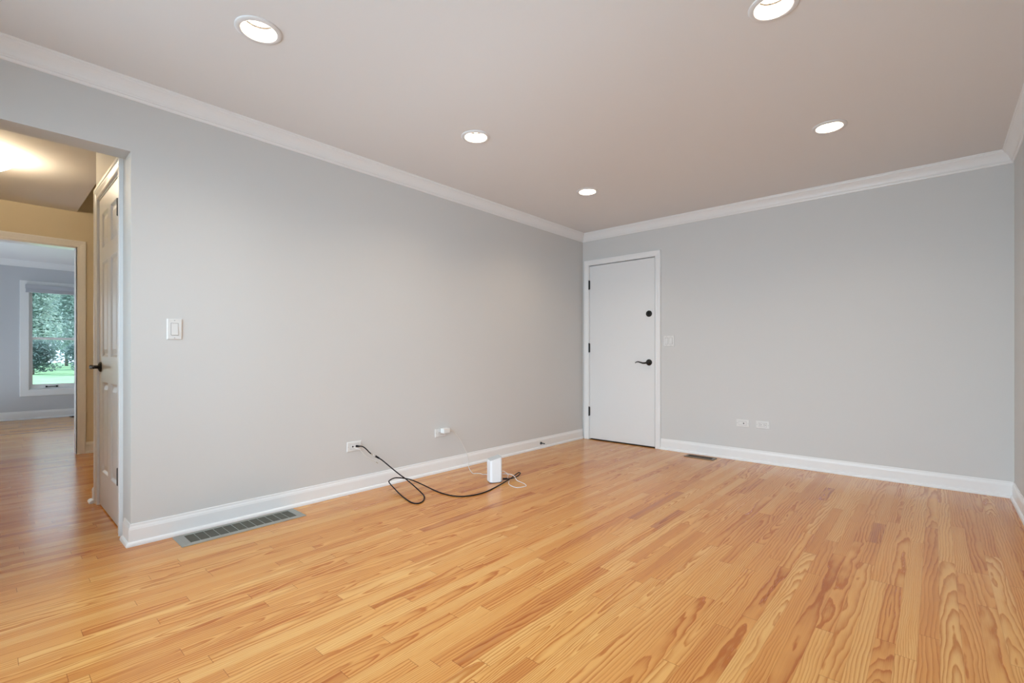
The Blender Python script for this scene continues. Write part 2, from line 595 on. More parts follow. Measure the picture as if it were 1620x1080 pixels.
mould('baseboard_left', [((0, 0), (1, -1), (0, HY), (1, -1), BASE), ((0, HY), (1, -1), (-TH, HY), (0, -1), BASE),
                         ((0, HS), (1, 1), (0, FY), (1, 1), BASE)], 'white baseboard along the long left wall')
mould('baseboard_back', [((0.985, 0), (0, -1), (WX, 0), (-1, -1), BASE)], 'white baseboard along the back wall')
mould('baseboard_right', [((WX, 0), (-1, -1), (WX, FY), (-1, 1), BASE)], 'white baseboard along the right wall')
mould('baseboard_front', [((0, FY), (1, 1), (WX, FY), (-1, 1), BASE)])
THICK = [(o * 1.7, z) for o, z in BASE]
mould('baseboard_closet', [((CE + 0.045, HY), (0, -1), (CE, HY), (-1, -1), THICK), ((CE, HY), (-1, -1), (CE, -3.0), (-1, 0), BASE)],
      'short white baseboard at the closet wall corner')
mould('baseboard_hall', [((DX, DW1 + 0.07), (1, 0), (DX, -3.0), (1, 0), BASE), ((DX, HS), (1, 0), (DX, DW0 - 0.07), (1, 0), BASE)],
      'white baseboard beside the far doorway')
mould('baseboard_far', [((EX, -6.3), (1, 0), (EX, -2.5), (1, 0), [(o, z * 1.15) for o, z in BASE])], 'white baseboard below the far window')
mould('trim_1', [((0, 0), (1, -1), (0, FY), (1, 1), CROWN)], 'white crown moulding above the left wall')
mould('trim_2', [((0, 0), (1, -1), (WX, 0), (-1, -1), CROWN)], 'white crown moulding above the back wall')
mould('trim_3', [((WX, 0), (-1, -1), (WX, FY), (-1, 1), CROWN)], 'white crown moulding above the right wall')
mould('trim_4', [((0, FY), (1, 1), (WX, FY), (-1, 1), CROWN)])
mould('trim_5', [((EX, -6.3), (1, 0), (EX, -2.5), (1, 0), CROWN)], 'white crown moulding in the far room')

# ---------------------------------------------------------------- back door with its frame
bm = bmesh.new()
casing(bm, 0.0915, 0.922, 0, 2.056, lambda s, z, o: (s, -o, z), 1.06)
t6 = struct(link('trim_6', bm, M_TRIM), 'white casing around the flush back door')
bm = bmesh.new()
for d in ((0.076, 0.0945, 0, 0.12, 0, 2.056), (0.9195, 0.938, 0, 0.12, 0, 2.056), (0.076, 0.938, 0, 0.12, 2.056, 2.072),
          (0.0945, 0.108, 0.040, 0.12, 0, 2.056), (0.906, 0.9195, 0.040, 0.12, 0, 2.056), (0.0945, 0.9195, 0.040, 0.12, 2.042, 2.056)):
    box(bm, *d)
link('jamb', bm, M_TRIM, t6)
bxo('door_gap_shade', [(0.0945, 0.9195, 0.0, 0.12, -0.02, 0.001), (0.0945, 0.9195, 0.036, 0.12, 0, 0.03)], M_HOLLOW, t6)  # black blocks put in for the shade of the gap under the door

d1 = thing('door_1', (0.098, 0, 0), 'flush white entry door with black lever and deadbolt in the back wall', 'door')
d1['kind'] = 'structure'
bxo('door_leaf', (0.0, 0.8165, -0.001, 0.038, 0.013, 2.0475), M_DOOR, d1, bev=0.0015)


def hinge(parent, loc, rz=0.0, h=0.10):
    bm = bmesh.new()
    lathe(bm, [(0.0035, -h / 2 - 0.006), (0.0065, -h / 2 - 0.003), (0.0075, -h / 2), (0.0075, h / 2), (0.0065, h / 2 + 0.003), (0.0035, h / 2 + 0.006)],
          Matrix.Translation((0, -0.008, 0)), 14)
    box(bm, -0.012, 0.010, -0.0045, 0.0, -h / 2, h / 2)
    o = link('hinge', bm, M_BLACK, parent)
    o.location = loc
    o.rotation_euler.z = rz
    return o


for z in (1.827, 1.083, 0.332):
    hinge(d1, (-0.002, -0.004, z))
RX = Matrix.Rotation(R(90), 4, 'X')          # local z -> -y
bm = bmesh.new()
lathe(bm, [(0.034, 0), (0.034, 0.006), (0.031, 0.011), (0.024, 0.014), (0.023, 0.022), (0.018, 0.025)], Matrix.Translation((0.752, -0.001, 1.446)) @ RX, 36)
box(bm, 0.7485, 0.7555, -0.038, -0.024, 1.431, 1.461, 0.002)
link('deadbolt', bm, M_BLACK, d1)
hd = None
bm = bmesh.new()
lathe(bm, [(0.034, 0), (0.034, 0.005), (0.031, 0.010), (0.025, 0.0135), (0.014, 0.016), (0.012, 0.045), (0.015, 0.05), (0.013, 0.056), (0.006, 0.059)],
      Matrix.Translation((0.752, -0.001, 0.919)) @ RX, 36)
hd = link('lever_rosette', bm, M_BLACK, d1, smooth=True)
bm = bmesh.new()
tube(bm, spline([(0.752, -0.050, 0.919), (0.735, -0.052, 0.914), (0.705, -0.053, 0.912), (0.675, -0.052, 0.919), (0.648, -0.050, 0.925),
                 (0.625, -0.048, 0.921), (0.612, -0.047, 0.913)], 7), lambda t: 0.0105 - 0.0062 * t, 12)
link('lever', bm, M_BLACK, hd, smooth=True)

# ---------------------------------------------------------------- closet door in the hall
bm = bmesh.new()
casing(bm, CD0 + 0.012, CD1 - 0.012, 0, CDT - 0.006, lambda s, z, o: (s, HY - o, z), 1.30)
t7 = struct(link('trim_7', bm, M_TRIM), 'white casing around the six-panel closet door')
bm = bmesh.new()
for d in ((CD0, CD0 + 0.016, HY, HY + 0.12, 0, CDT), (CD1 - 0.016, CD1, HY, HY + 0.12, 0, CDT), (CD0, CD1, HY, HY + 0.12, CDT - 0.016, CDT),
          (CD0, CD0 + 0.03, HY + 0.045, HY + 0.12, 0, CDT), (CD1 - 0.03, CD1, HY + 0.045, HY + 0.12, 0, CDT)):
    box(bm, *d)
link('jamb', bm, M_TRIM, t7)


def panel_door(parent, w, h, z0, rows, cols, yf, th):
    """six-panel slab: front face at y=yf (facing -y), x from 0 to w"""
    bm = bmesh.new()
    xs = sorted({0, w, *[c for q in cols for c in q]})
    zs = sorted({z0, z0 + h, *[c for q in rows for c in q]})
    for i in range(len(xs) - 1):
        for j in range(len(zs) - 1):
            c0, c1, r0, r1 = xs[i], xs[i + 1], zs[j], zs[j + 1]
            if (c0, c1) in cols and (r0, r1) in rows:
                rings = []
                for ins, dep in ((0, 0), (0.004, 0.002), (0.013, 0.0105), (0.022, 0.0110), (0.050, 0.0030)):
                    rings.append([bm.verts.new(p) for p in ((c0 + ins, yf + dep, r0 + ins), (c1 - ins, yf + dep, r0 + ins),
                                                            (c1 - ins, yf + dep, r1 - ins), (c0 + ins, yf + dep, r1 - ins))])
                for a, b in zip(rings, rings[1:]):
                    for k in range(4):
                        bm.faces.new((a[k], a[(k + 1) % 4], b[(k + 1) % 4], b[k]))
                bm.faces.new(rings[-1])
            else:
                bm.faces.new([bm.verts.new(p) for p in ((c0, yf, r0), (c1, yf, r0), (c1, yf, r1), (c0, yf, r1))])
    bmesh.ops.remove_doubles(bm, verts=bm.verts[:], dist=1e-5)
    box(bm, 0, w, yf + 0.0125, yf + th, z0, z0 + h)
    for e in ((0, 0.0005), (w - 0.0005, w)):
        box(bm, e[0], e[1], yf, yf + 0.0125, z0, z0 + h)
    box(bm, 0, w, yf, yf + 0.0125, z0, z0 + 0.0005)
    return link('door_leaf', bm, M_DOOR, parent)


CW = CD1 - CD0 - 0.040
d2 = thing('door_2', (CD0 + 0.020, HY, 0), 'white six-panel closet door seen edge on through the hallway opening', 'door')
d2['kind'] = 'structure'
panel_door(d2, CW, 2.022, 0.010, [(0.24, 0.83), (0.99, 1.61), (1.70, 1.925)], [(0.105, 0.317), (0.407, CW - 0.105)], 0.003, 0.035)
for z in (1.842, 0.315):
    hinge(d2, (CW + 0.002, 0.0, z), h=0.092)
bm = bmesh.new()
lathe(bm, [(0.033, 0), (0.033, 0.005), (0.030, 0.010), (0.020, 0.014), (0.012, 0.017), (0.0105, 0.040), (0.013, 0.044), (0.0135, 0.056), (0.006, 0.060)],
      Matrix.Translation((0.062, 0.003, 0.925)) @ RX, 36)
hd = link('lever_rosette', bm, M_BLACK, d2, smooth=True)
bm = bmesh.new()
tube(bm, spline([(0.062, -0.047, 0.925), (0.080, -0.049, 0.922), (0.110, -0.050, 0.920), (0.140, -0.049, 0.926), (0.168, -0.047, 0.921)], 7),
     lambda t: 0.0105 - 0.004 * t, 12)
link('lever', bm, M_BLACK, hd, smooth=True)

# far doorway casing and jamb
bm = bmesh.new()
casing(bm, DW0 + 0.006, DW1 - 0.006 + 0.012, 0, DWT - 0.002, lambda s, z, o: (DX + o, s, z), 1.15)
t8 = struct(link('trim_8', bm, M_TRIM), 'white casing around the doorway to the far room')
bm = bmesh.new()
for d in ((DX - 0.14, DX, DW0, DW0 + 0.012, 0, DWT), (DX - 0.14, DX, DW1 - 0.001, DW1 + 0.012, 0, DWT), (DX - 0.14, DX, DW0, DW1, DWT - 0.012, DWT)):
    box(bm, *d)
link('jamb', bm, M_TRIM, t8)

# ---------------------------------------------------------------- windows


def sash_window(name, M, w, z0, z1, label, handles=False, fw=0.045):
    """M maps (s along the wall, out into the room, z); double-hung window with frame, two sashes and panes"""
    e = thing(name, M(w / 2, 0, z0), label, 'window')
    e['kind'] = 'structure'
    base = Vector(e.location)

    def bx(nm, dims, m, parent):
        bm = bmesh.new()
        for s0, s1, o0, o1, a, b in dims:
            p, q = Vector(M(s0, o0, a)) - base, Vector(M(s1, o1, b)) - base
            box(bm, p.x, q.x, p.y, q.y, p.z, q.z)
        return link(nm, bm, m, parent)
    mid = (z0 + z1) / 2 + 0.005
    bx('window_frame', [(0, 0.012, -0.14, 0, z0, z1), (w - 0.012, w, -0.14, 0, z0, z1), (0, w, -0.14, 0, z0, z0 + 0.012), (0, w, -0.14, 0, z1 - 0.012, z1)], M_TRIM, e)
    for nm, a, b, o in (('lower_sash', z0 + 0.012, mid + 0.02, -0.045), ('upper_sash', mid - 0.02, z1 - 0.012, -0.085)):
        bot = 0.070 if nm == 'lower_sash' else 0.036
        s = bx(nm, [(0.012, 0.012 + fw, o - 0.035, o, a, b), (w - 0.012 - fw, w - 0.012, o - 0.035, o, a, b),
                    (0.012 + fw, w - 0.012 - fw, o - 0.035, o, a, a + bot), (0.012 + fw, w - 0.012 - fw, o - 0.035, o, b - 0.036, b)], M_TRIM, e)
        bx('glass_pane', [(0.012 + fw, w - 0.012 - fw, o - 0.020, o - 0.016, a + bot, b - 0.036)], M_GLASS, s)
        if handles and nm == 'lower_sash':
            c = w * 0.30
            bx('sash_lift', [(c - 0.07, c + 0.07, o, o + 0.012, a + 0.022, a + 0.032), (c - 0.07, c - 0.05, o, o + 0.016, a + 0.016, a + 0.040),
                             (c + 0.05, c + 0.07, o, o + 0.016, a + 0.016, a + 0.040)], M_BLACK, s)
            bx('sash_lock', [(w * 0.62 - 0.03, w * 0.62 + 0.03, o - 0.03, o - 0.002, b, b + 0.014)], M_SCREW, s)
    return e


FLAT = [(0, 0), (0, 0.014), (0.006, 0.017), (0.095, 0.019), (0.100, 0.016), (0.100, 0)]
w1 = sash_window('window_1', lambda s, o, z: (EX + o, F1Y0 + s, z), F1Y1 - F1Y0, F1Z0, F1Z1, 'white double-hung window in the far room, trees outside', True, 0.036)
bm = bmesh.new()
casing(bm, F1Y0 + 0.006, F1Y1 - 0.006, F1Z0 + 0.004, F1Z1, lambda s, z, o: (EX + o, s, z), 1.0, FLAT, True)
struct(link('trim_9', bm, M_TRIM), 'white casing around the far room window')
W2W = (W2Y1 - W2Y0) / 2
sash_window('added_window_2', lambda s, o, z: (WX - o, W2Y0 + s, z), W2W, W2Z0, W2Z1, 'white double-hung window added for daylight, unseen in the right wall behind the camera')
sash_window('added_window_3', lambda s, o, z: (WX - o, W2Y0 + W2W + s, z), W2W, W2Z0, W2Z1, 'white double-hung window added for daylight, unseen in the right wall, nearer the back wall')
sash_window('added_window_4', lambda s, o, z: (W3X0 + s, FY + o, z), (W3X1 - W3X0) / 2, W3Z0, W3Z1, 'white front window added for daylight, unseen behind the camera, left half')
sash_window('added_window_5', lambda s, o, z: ((W3X0 + W3X1) / 2 + s, FY + o, z), (W3X1 - W3X0) / 2, W3Z0, W3Z1, 'white front window added for daylight, unseen behind the camera, right half')
portal('portal_far', (EX - 0.15, (F1Y0 + F1Y1) / 2, (F1Z0 + F1Z1) / 2), (0, R(-90), 0), F1Z1 - F1Z0, F1Y1 - F1Y0)
sash_window('added_window_7', lambda s, o, z: (EX + o, F2Y0 + s, z), F2Y1 - F2Y0, F1Z0, F1Z1, 'white double-hung window added to brighten the far room, unseen left of the visible one')
sash_window('added_window_8', lambda s, o, z: (F3X0 + s, -6.3 + o, z), (F3X1 - F3X0) / 2, F1Z0, F1Z1, 'unseen white side window added to brighten the far room, farther half')
sash_window('added_window_9', lambda s, o, z: ((F3X0 + F3X1) / 2 + s, -6.3 + o, z), (F3X1 - F3X0) / 2, F1Z0, F1Z1, 'unseen white side window added to brighten the far room, nearer half')
portal('portal_far_left', (EX - 0.15, (F2Y0 + F2Y1) / 2, (F1Z0 + F1Z1) / 2), (0, R(-90), 0), F1Z1 - F1Z0, F2Y1 - F2Y0)
portal('portal_far_side', ((F3X0 + F3X1) / 2, -6.3 - 0.15, (F1Z0 + F1Z1) / 2), (R(90), 0, 0), F3X1 - F3X0, F1Z1 - F1Z0)
portal('portal_right', (WX + 0.15, (W2Y0 + W2Y1) / 2, (W2Z0 + W2Z1) / 2), (0, R(90), 0), W2Z1 - W2Z0, W2Y1 - W2Y0)
portal('portal_front', ((W3X0 + W3X1) / 2, FY - 0.15, (W3Z0 + W3Z1) / 2), (R(90), 0, 0), W3X1 - W3X0, W3Z1 - W3Z0)

# blind above the far window
bl = thing('cellular_blind', (EX, (F1Y0 + F1Y1) / 2, 2.0), 'raised grey window blind stacked under its white headrail in the far room', 'blind')
hw = (F1Y1 - F1Y0) / 2 + 0.035
bxo('headrail', (0.020, 0.085, -hw, hw, 0.016, 0.078), M_SHADE, bl, bev=0.004)
bm = bmesh.new()
for k in range(4):
    box(bm, 0.024, 0.076 - 0.003 * (k % 2), -hw + 0.004, hw - 0.004, 0.016 - 0.010 * (k + 1), 0.0155 - 0.010 * k)
link('folded_shade', bm, M_SHADE, bl)
bxo('bottom_rail', (0.022, 0.078, -hw + 0.002, hw - 0.002, -0.040, -0.0245), M_SHADE, bl, bev=0.003)

# ---------------------------------------------------------------- recessed ceiling lights


def downlight(i, x, y, label):
    t = thing('recessed_light', (x, y, H), label, 'ceiling light', 'recessed ceiling lights')
    bm = bmesh.new()
    lathe(bm, [(0.0945, 0.0), (0.0945, -0.003), (0.091, -0.006), (0.076, -0.008), (0.0705, -0.006), (0.0695, 0.0), (0.0695, 0.004)], seg=64, cap0=False, cap1=False)
    link('trim_ring', bm, M_RIM, t, smooth=True)
    bm = bmesh.new()
    lathe(bm, [(0.0695, 0.002), (0.0610, 0.046)], seg=64, cap0=False, cap1=False)
    link('baffle', bm, M_CONE, t, smooth=True)
    bm = bmesh.new()
    lathe(bm, [(0.0610, 0.046), (0.0585, 0.0465), (0.0580, 0.052)], seg=64, cap0=False, cap1=False)
    link('seam_ring', bm, M_SEAM, t, smooth=True)
    bm = bmesh.new()
    lathe(bm, [(0.0580, 0.052), (0.0560, 0.051), (0.030, 0.049), (0.0005, 0.048)], seg=64, cap0=False)
    link('lens', bm, M_LENS, t, smooth=True)
    bm = bmesh.new()
    lathe(bm, [(0.078, 0.003), (0.078, 0.10)], seg=48, cap0=False)
    link('housing', bm, M_RIM, t, smooth=False)
    d = bpy.data.lights.new('lamp', 'AREA')
    d.shape = 'DISK'
    d.size = 0.08
    d.energy = DOWNLIGHT_W
    d.color = DOWNLIGHT_C
    lo = bpy.data.objects.new('lamp', d)
    COL.objects.link(lo)
    lo.parent = t
    lo.location = (0, 0, 0.043)


LL = ['lit recessed ceiling light at upper left, nearest the hallway opening',
      'lit recessed ceiling light cut off by the top edge of the photo',
      'lit recessed ceiling light in the left row, middle one of its three',
      'lit recessed ceiling light in the right row, close to the right corner',
      'lit recessed ceiling light nearest the back door, smallest in view']
for i, (x, y) in enumerate(LIGHTS):
    downlight(i, x, y, LL[i])

# hall flush lamp
t = thing('flush_ceiling_lamp', (-1.87, -4.86, H), 'lit amber glass flush ceiling lamp in the hall at the left edge', 'ceiling lamp')
bm = bmesh.new()
lathe(bm, [(0.075, 0.0), (0.075, -0.012), (0.06, -0.02), (0.02, -0.024)], seg=40, cap0=False)
link('canopy', bm, M_BRASS, t, smooth=True)
bm = bmesh.new()
lathe(bm, [(0.185, -0.062), (0.190, -0.068), (0.178, -0.078), (0.15, -0.098), (0.11, -0.115), (0.06, -0.128), (0.012, -0.132)], seg=48, cap0=False)
link('glass_bowl', bm, M_BOWL, t, smooth=True)
bm = bmesh.new()
lathe(bm, [(0.012, -0.132), (0.014, -0.138), (0.009, -0.146), (0.002, -0.150)], seg=20)
lathe(bm, [(0.004, -0.02), (0.004, -0.135)], seg=10)
link('finial', bm, M_BRASS, t, smooth=True)
d = bpy.data.lights.new('bulb', 'POINT')
d.energy = HALL_W
d.color = HALL_C
d.shadow_soft_size = 0.05
lo = bpy.data.objects.new('bulb', d)
COL.objects.link(lo)
lo.parent = t
lo.location = (0.0, 0.03, -0.055)

# ---------------------------------------------------------------- plates on the walls (local: x right, z up, faces -y)


def plate_root(name, loc, rz, label, cat, group=None):
    return thing(name, loc, label, cat, group, rz)


def plate(parent, w, h, t=0.006):
    bm = bmesh.new()
    bv = 0.0035
    a = [bm.verts.new(p) for p in ((-w / 2, 0, -h / 2), (w / 2, 0, -h / 2), (w / 2, 0, h / 2), (-w / 2, 0, h / 2))]
    b = [bm.verts.new(p) for p in ((-w / 2, -t + 0.0025, -h / 2), (w / 2, -t + 0.0025, -h / 2), (w / 2, -t + 0.0025, h / 2), (-w / 2, -t + 0.0025, h / 2))]
    c = [bm.verts.new(p) for p in ((-w / 2 + bv, -t, -h / 2 + bv), (w / 2 - bv, -t, -h / 2 + bv), (w / 2 - bv, -t, h / 2 - bv), (-w / 2 + bv, -t, h / 2 - bv))]
    for p, q in ((a, b), (b, c)):
        for k in range(4):
            bm.faces.new((p[k], p[(k + 1) % 4], q[(k + 1) % 4], q[k]))
    bm.faces.new(a[::-1])
    bm.faces.new(c)
    return link('wall_plate', bm, M_PLATE, parent)


def screw(parent, x, z, t=0.006):
    bm = bmesh.new()
    lathe(bm, [(0.0032, 0), (0.0032, 0.0006), (0.0022, 0.0012)], Matrix.Translation((x, -t, z)) @ RX, 14)
    return link('screw', bm, M_SCREW, parent)


def switch(loc, rz, gangs, label):
    w = 0.07 + 0.046 * (gangs - 1)
    t = plate_root('light_switch', loc, rz, label, 'light switch')
    plate(t, w, 0.114)
    for g in range(gangs):
        cx = (g - (gangs - 1) / 2) * 0.046
        bxo('switch_surround', (cx - 0.0175, cx + 0.0175, -0.0064, -0.004, -0.0345, 0.0345), M_GAP, t)
        bm = bmesh.new()
        x0, x1 = cx - 0.0157, cx + 0.0157
        pr = [(-0.0327, -0.0100), (-0.0300, -0.0108), (0.0, -0.0078), (0.0300, -0.0072), (0.0327, -0.0066)]
        A = [bm.verts.new((x0, y, z)) for z, y in pr]
        B = [bm.verts.new((x1, y, z)) for z, y in pr]
        A2 = [bm.verts.new((x0, -0.005, z)) for z, y in pr]
        B2 = [bm.verts.new((x1, -0.005, z)) for z, y in pr]
        for k in range(len(pr) - 1):
            for p, q in ((A, B), (A2, A), (B, B2)):
                bm.faces.new((p[k], q[k], q[k + 1], p[k + 1]))
        bm.faces.new((A2[0], A[0], B[0], B2[0]))
        bm.faces.new((A2[-1], A[-1], B[-1], B2[-1]))
        link('rocker', bm, M_PLATE, t)
        for z in (0.0485, -0.0485):
            screw(t, cx, z)
    return t


switch((0.0, -4.1005, 1.148), R(90), 1, 'single rocker light switch on the left wall beside the hallway opening')
switch((1.0715, 0.0, 1.147), 0, 2, 'double rocker light switch beside the back door')


def insert(parent):
    bxo('insert_surround', (-0.0347, 0.0347, -0.0064, -0.004, -0.0176, 0.0176), M_GAP, parent)
    return bxo('insert', (-0.0334, 0.0334, -0.0085, -0.005, -0.0163, 0.0163), M_PLATE, parent, bev=0.0008)


def outlet(loc, rz, label):
    t = plate_root('electrical_outlet', loc, rz, label, 'outlet')
    plate(t, 0.114, 0.07)
    ins = insert(t)
    for cx in (-0.0175, 0.0175):
        bm = bmesh.new()
        box(bm, cx - 0.0085, cx + 0.0000, -0.0089, -0.008, 0.0045, 0.0068)
        box(bm, cx - 0.0085, cx + 0.0000, -0.0089, -0.008, -0.0068, -0.0045)
        lathe(bm, [(0.0027, 0), (0.0027, 0.0009)], Matrix.Translation((cx + 0.0075, -0.008, 0)) @ RX, 12)
        link('slots', bm, M_SLOT, ins)
    for x in (-0.0485, 0.0485):
        screw(t, x, 0)
    return t


def jack(loc, rz, label, holes):
    t = plate_root('cable_jack', loc, rz, label, 'wall jack')
    plate(t, 0.114, 0.07)
    ins = insert(t)
    for cx in holes:
        bm = bmesh.new()
        lathe(bm, [(0.0062, 0), (0.0062, 0.0009), (0.0040, 0.0009)], Matrix.Translation((cx, -0.0082, 0)) @ RX, 20)
        link('port', bm, M_SLOT, ins)
    for x in (-0.0485, 0.0485):
        screw(t, x, 0)
    return t


jack((1.7975, 0, 0.3535), 0, 'cable jack plate with one dark port on the back wall, left of its pair', (0.010,))
outlet((1.9705, 0, 0.3545), 0, 'electrical outlet on the back wall, right of its pair')
jack((0, -3.006, 0.338), R(90), 'cable jack plate on the left wall with a black cable coming out', (-0.0145, 0.0145))
outlet((0, -2.201, 0.338), R(90), 'electrical outlet on the left wall holding a white power adapter')

# ---------------------------------------------------------------- power adapter with its cord
pa = thing('power_adapter', (0, -2.175, 0.357), 'white plug-in power adapter with thin white cord on the left wall', 'power adapter')
bxo('adapter_body', (0.012, 0.060, -0.034, 0.037, -0.022, 0.021), M_PLATE, pa, bev=0.006, seg=3)
bm = bmesh.new()
for z in (-0.004, 0.004):
    box(bm, 0.0088, 0.014, -0.018, -0.012, z - 0.001, z + 0.001)
link('prong', bm, M_METAL, pa)
P0 = Vector(pa.location)
pw = [(0.034, -2.138, 0.356), (0.033, -2.110, 0.352), (0.031, -2.082, 0.338), (0.030, -2.045, 0.306), (0.030, -2.005, 0.258), (0.030, -1.960, 0.193),
      (0.030, -1.925, 0.135), (0.030, -1.906, 0.085), (0.031, -1.899, 0.045), (0.036, -1.902, 0.012), (0.060, -1.925, 0.004), (0.162, -2.000, 0.0035),
      (0.240, -2.050, 0.0035), (0.262, -2.052, 0.0035), (0.275, -2.033, 0.0035), (0.300, -2.016, 0.0035), (0.336, -2.022, 0.0035), (0.355, -2.008, 0.0035),
      (0.380, -1.975, 0.0035), (0.430, -1.925, 0.012), (0.462, -1.908, 0.030), (0.489, -1.906, 0.024), (0.510, -1.901, 0.012), (0.537, -1.926, 0.006),
      (0.563, -1.962, 0.004), (0.600, -1.985, 0.004), (0.635, -2.022, 0.0035), (0.691, -2.089, 0.0035), (0.748, -2.121, 0.0035), (0.799, -2.129, 0.0035),
      (0.823, -2.102, 0.0035), (0.834, -2.057, 0.0035), (0.822, -2.034, 0.0035), (0.780, -2.008, 0.0035), (0.716, -1.987, 0.0035), (0.682, -1.985, 0.010),
      (0.656, -1.984, 0.035), (0.630, -1.992, 0.046), (0.604, -2.014, 0.051), (0.580, -2.042, 0.052)]
bm = bmesh.new()
tube(bm, [p - P0 for p in spline(pw, 6)], 0.0024, 8)
link('power_cord', bm, M_WCORD, pa, smooth=True)

# ---------------------------------------------------------------- router on the floor
rt = thing('router', (0.554, -2.106, 0), 'white upright router tower with a sloped grey top on the oak floor', 'router', rz=R(63))


def rounded_prism(bm, hx, hy, r, z0f, z1f, n=6, hole=None):
    pts = []
    for cx, cy, a0 in ((hx - r, hy - r, 0), (-hx + r, hy - r, 90), (-hx + r, -hy + r, 180), (hx - r, -hy + r, 270)):
        for k in range(n + 1):
            a = R(a0 + 90 * k / n)
            pts.append((cx + r * math.cos(a), cy + r * math.sin(a)))
    A = [bm.verts.new((x, y, z0f(x, y))) for x, y in pts]
    B = [bm.verts.new((x, y, z1f(x, y))) for x, y in pts]
    m = len(pts)
    for k in range(m):
        bm.faces.new((A[k], A[(k + 1) % m], B[(k + 1) % m], B[k]))
    bm.faces.new(A[::-1])
    bm.faces.new(B)


top = lambda x, y: 0.188 + 0.28 * x
bm = bmesh.new()
rounded_prism(bm, 0.046, 0.046, 0.016, lambda x, y: 0.0, lambda x, y: 0.010)
link('base', bm, M_MBASE, rt)
bm = bmesh.new()
rounded_prism(bm, 0.050, 0.050, 0.018, lambda x, y: 0.006, top, 8)
ed = [e for e in bm.edges if abs(e.verts[0].co.z - 0.006) < 1e-5 and abs(e.verts[1].co.z - 0.006) < 1e-5]
bmesh.ops.bevel(bm, geom=ed, offset=0.004, segments=3, profile=0.5, affect='EDGES')
sh = link('shell', bm, M_MODEM, rt, smooth=False)
bm = bmesh.new()
rounded_prism(bm, 0.0465, 0.0465, 0.015, lambda x, y: top(x, y) - 0.002, lambda x, y: top(x, y) + 0.0008, 8)
link('top_grille', bm, M_MTOP, rt)

# ---------------------------------------------------------------- black coaxial cable
cx = thing('coaxial_cable', (0.565, -2.85, 0), 'black coaxial cable looping from the wall jack over the floor to the router', 'cable')
P0 = Vector(cx.location)


def seg(name, pts, rad, m, parent, n=7, s=10):
    bm = bmesh.new()
    tube(bm, [p - P0 for p in spline(pts, n)], rad, s)
    return link(name, bm, m, parent, smooth=True)


seg('jack_plug', [(0.009, -2.9915, 0.338), (0.020, -2.9890, 0.338), (0.034, -2.9800, 0.338)], lambda t: 0.0085 - 0.0035 * t, M_RUBBER, cx, 4, 14)
seg('pigtail', [(0.030, -2.983, 0.338), (0.045, -2.970, 0.3372), (0.056, -2.957, 0.329), (0.063, -2.941, 0.312), (0.066, -2.923, 0.291), (0.066, -2.907, 0.277)],
    0.0040, M_RUBBER, cx)
seg('pigtail_connector', [(0.066, -2.908, 0.278), (0.067, -2.895, 0.268)], 0.0050, M_METAL, cx, 3, 12)
seg('coupling', [(0.067, -2.896, 0.269), (0.068, -2.872, 0.254)], 0.0052, M_PLATE, cx, 3, 12)
seg('cable_plug', [(0.068, -2.873, 0.2547), (0.0690, -2.866, 0.250), (0.072, -2.843, 0.234)], lambda t: 0.0075 - 0.0015 * t, M_RUBBER, cx, 4, 14)
loop = [(0.0715, -2.846, 0.236), (0.080, -2.827, 0.221), (0.095, -2.803, 0.196), (0.130, -2.771, 0.156), (0.182, -2.740, 0.113), (0.236, -2.720, 0.083),
        (0.300, -2.702, 0.046), (0.385, -2.706, 0.018), (0.450, -2.724, 0.008), (0.500, -2.755, 0.0048), (0.554, -2.814, 0.0048), (0.562, -2.862, 0.0048),
        (0.497, -2.873, 0.0048), (0.330, -2.830, 0.007), (0.190, -2.797, 0.028), (0.118, -2.786, 0.050), (0.110, -2.775, 0.064), (0.118, -2.730, 0.0745),
        (0.146, -2.665, 0.062), (0.186, -2.621, 0.045), (0.282, -2.595, 0.022), (0.408, -2.594, 0.007), (0.519, -2.599, 0.0048), (0.619, -2.586, 0.0048),
        (0.680, -2.540, 0.0048), (0.712, -2.455, 0.0048), (0.711, -2.346, 0.0048), (0.678, -2.208, 0.0052), (0.650, -2.090, 0.010), (0.626, -1.985, 0.018),
        (0.598, -1.878, 0.030), (0.598, -1.853, 0.030), (0.618, -1.868, 0.028), (0.642, -1.938, 0.022), (0.648, -2.008, 0.021), (0.629, -2.047, 0.022)]
seg('cord', loop, 0.0043, M_RUBBER, cx, 7)
seg('router_plug', [(0.632, -2.042, 0.022), (0.606, -2.066, 0.022)], 0.0075, M_RUBBER, cx, 3, 14)

# short white wire at the same jack
ww = thing('white_wire', (0.045, -2.93, 0.25), 'short loose white wire hanging from the left wall cable jack', 'wire')
P0 = Vector(ww.location)
seg('wire', [(0.009, -3.012, 0.329), (0.030, -3.011, 0.3275), (0.048, -3.004, 0.326), (0.056, -2.992, 0.320), (0.055, -2.978, 0.302), (0.050, -2.954, 0.275),
             (0.045, -2.920, 0.248), (0.042, -2.882, 0.225), (0.040, -2.848, 0.202)], lambda t: 0.0034 - 0.0010 * t, M_WCORD, ww)
seg('wire_tip', [(0.040, -2.849, 0.2026), (0.040, -2.832, 0.191)], 0.0034, M_METAL, ww, 3)

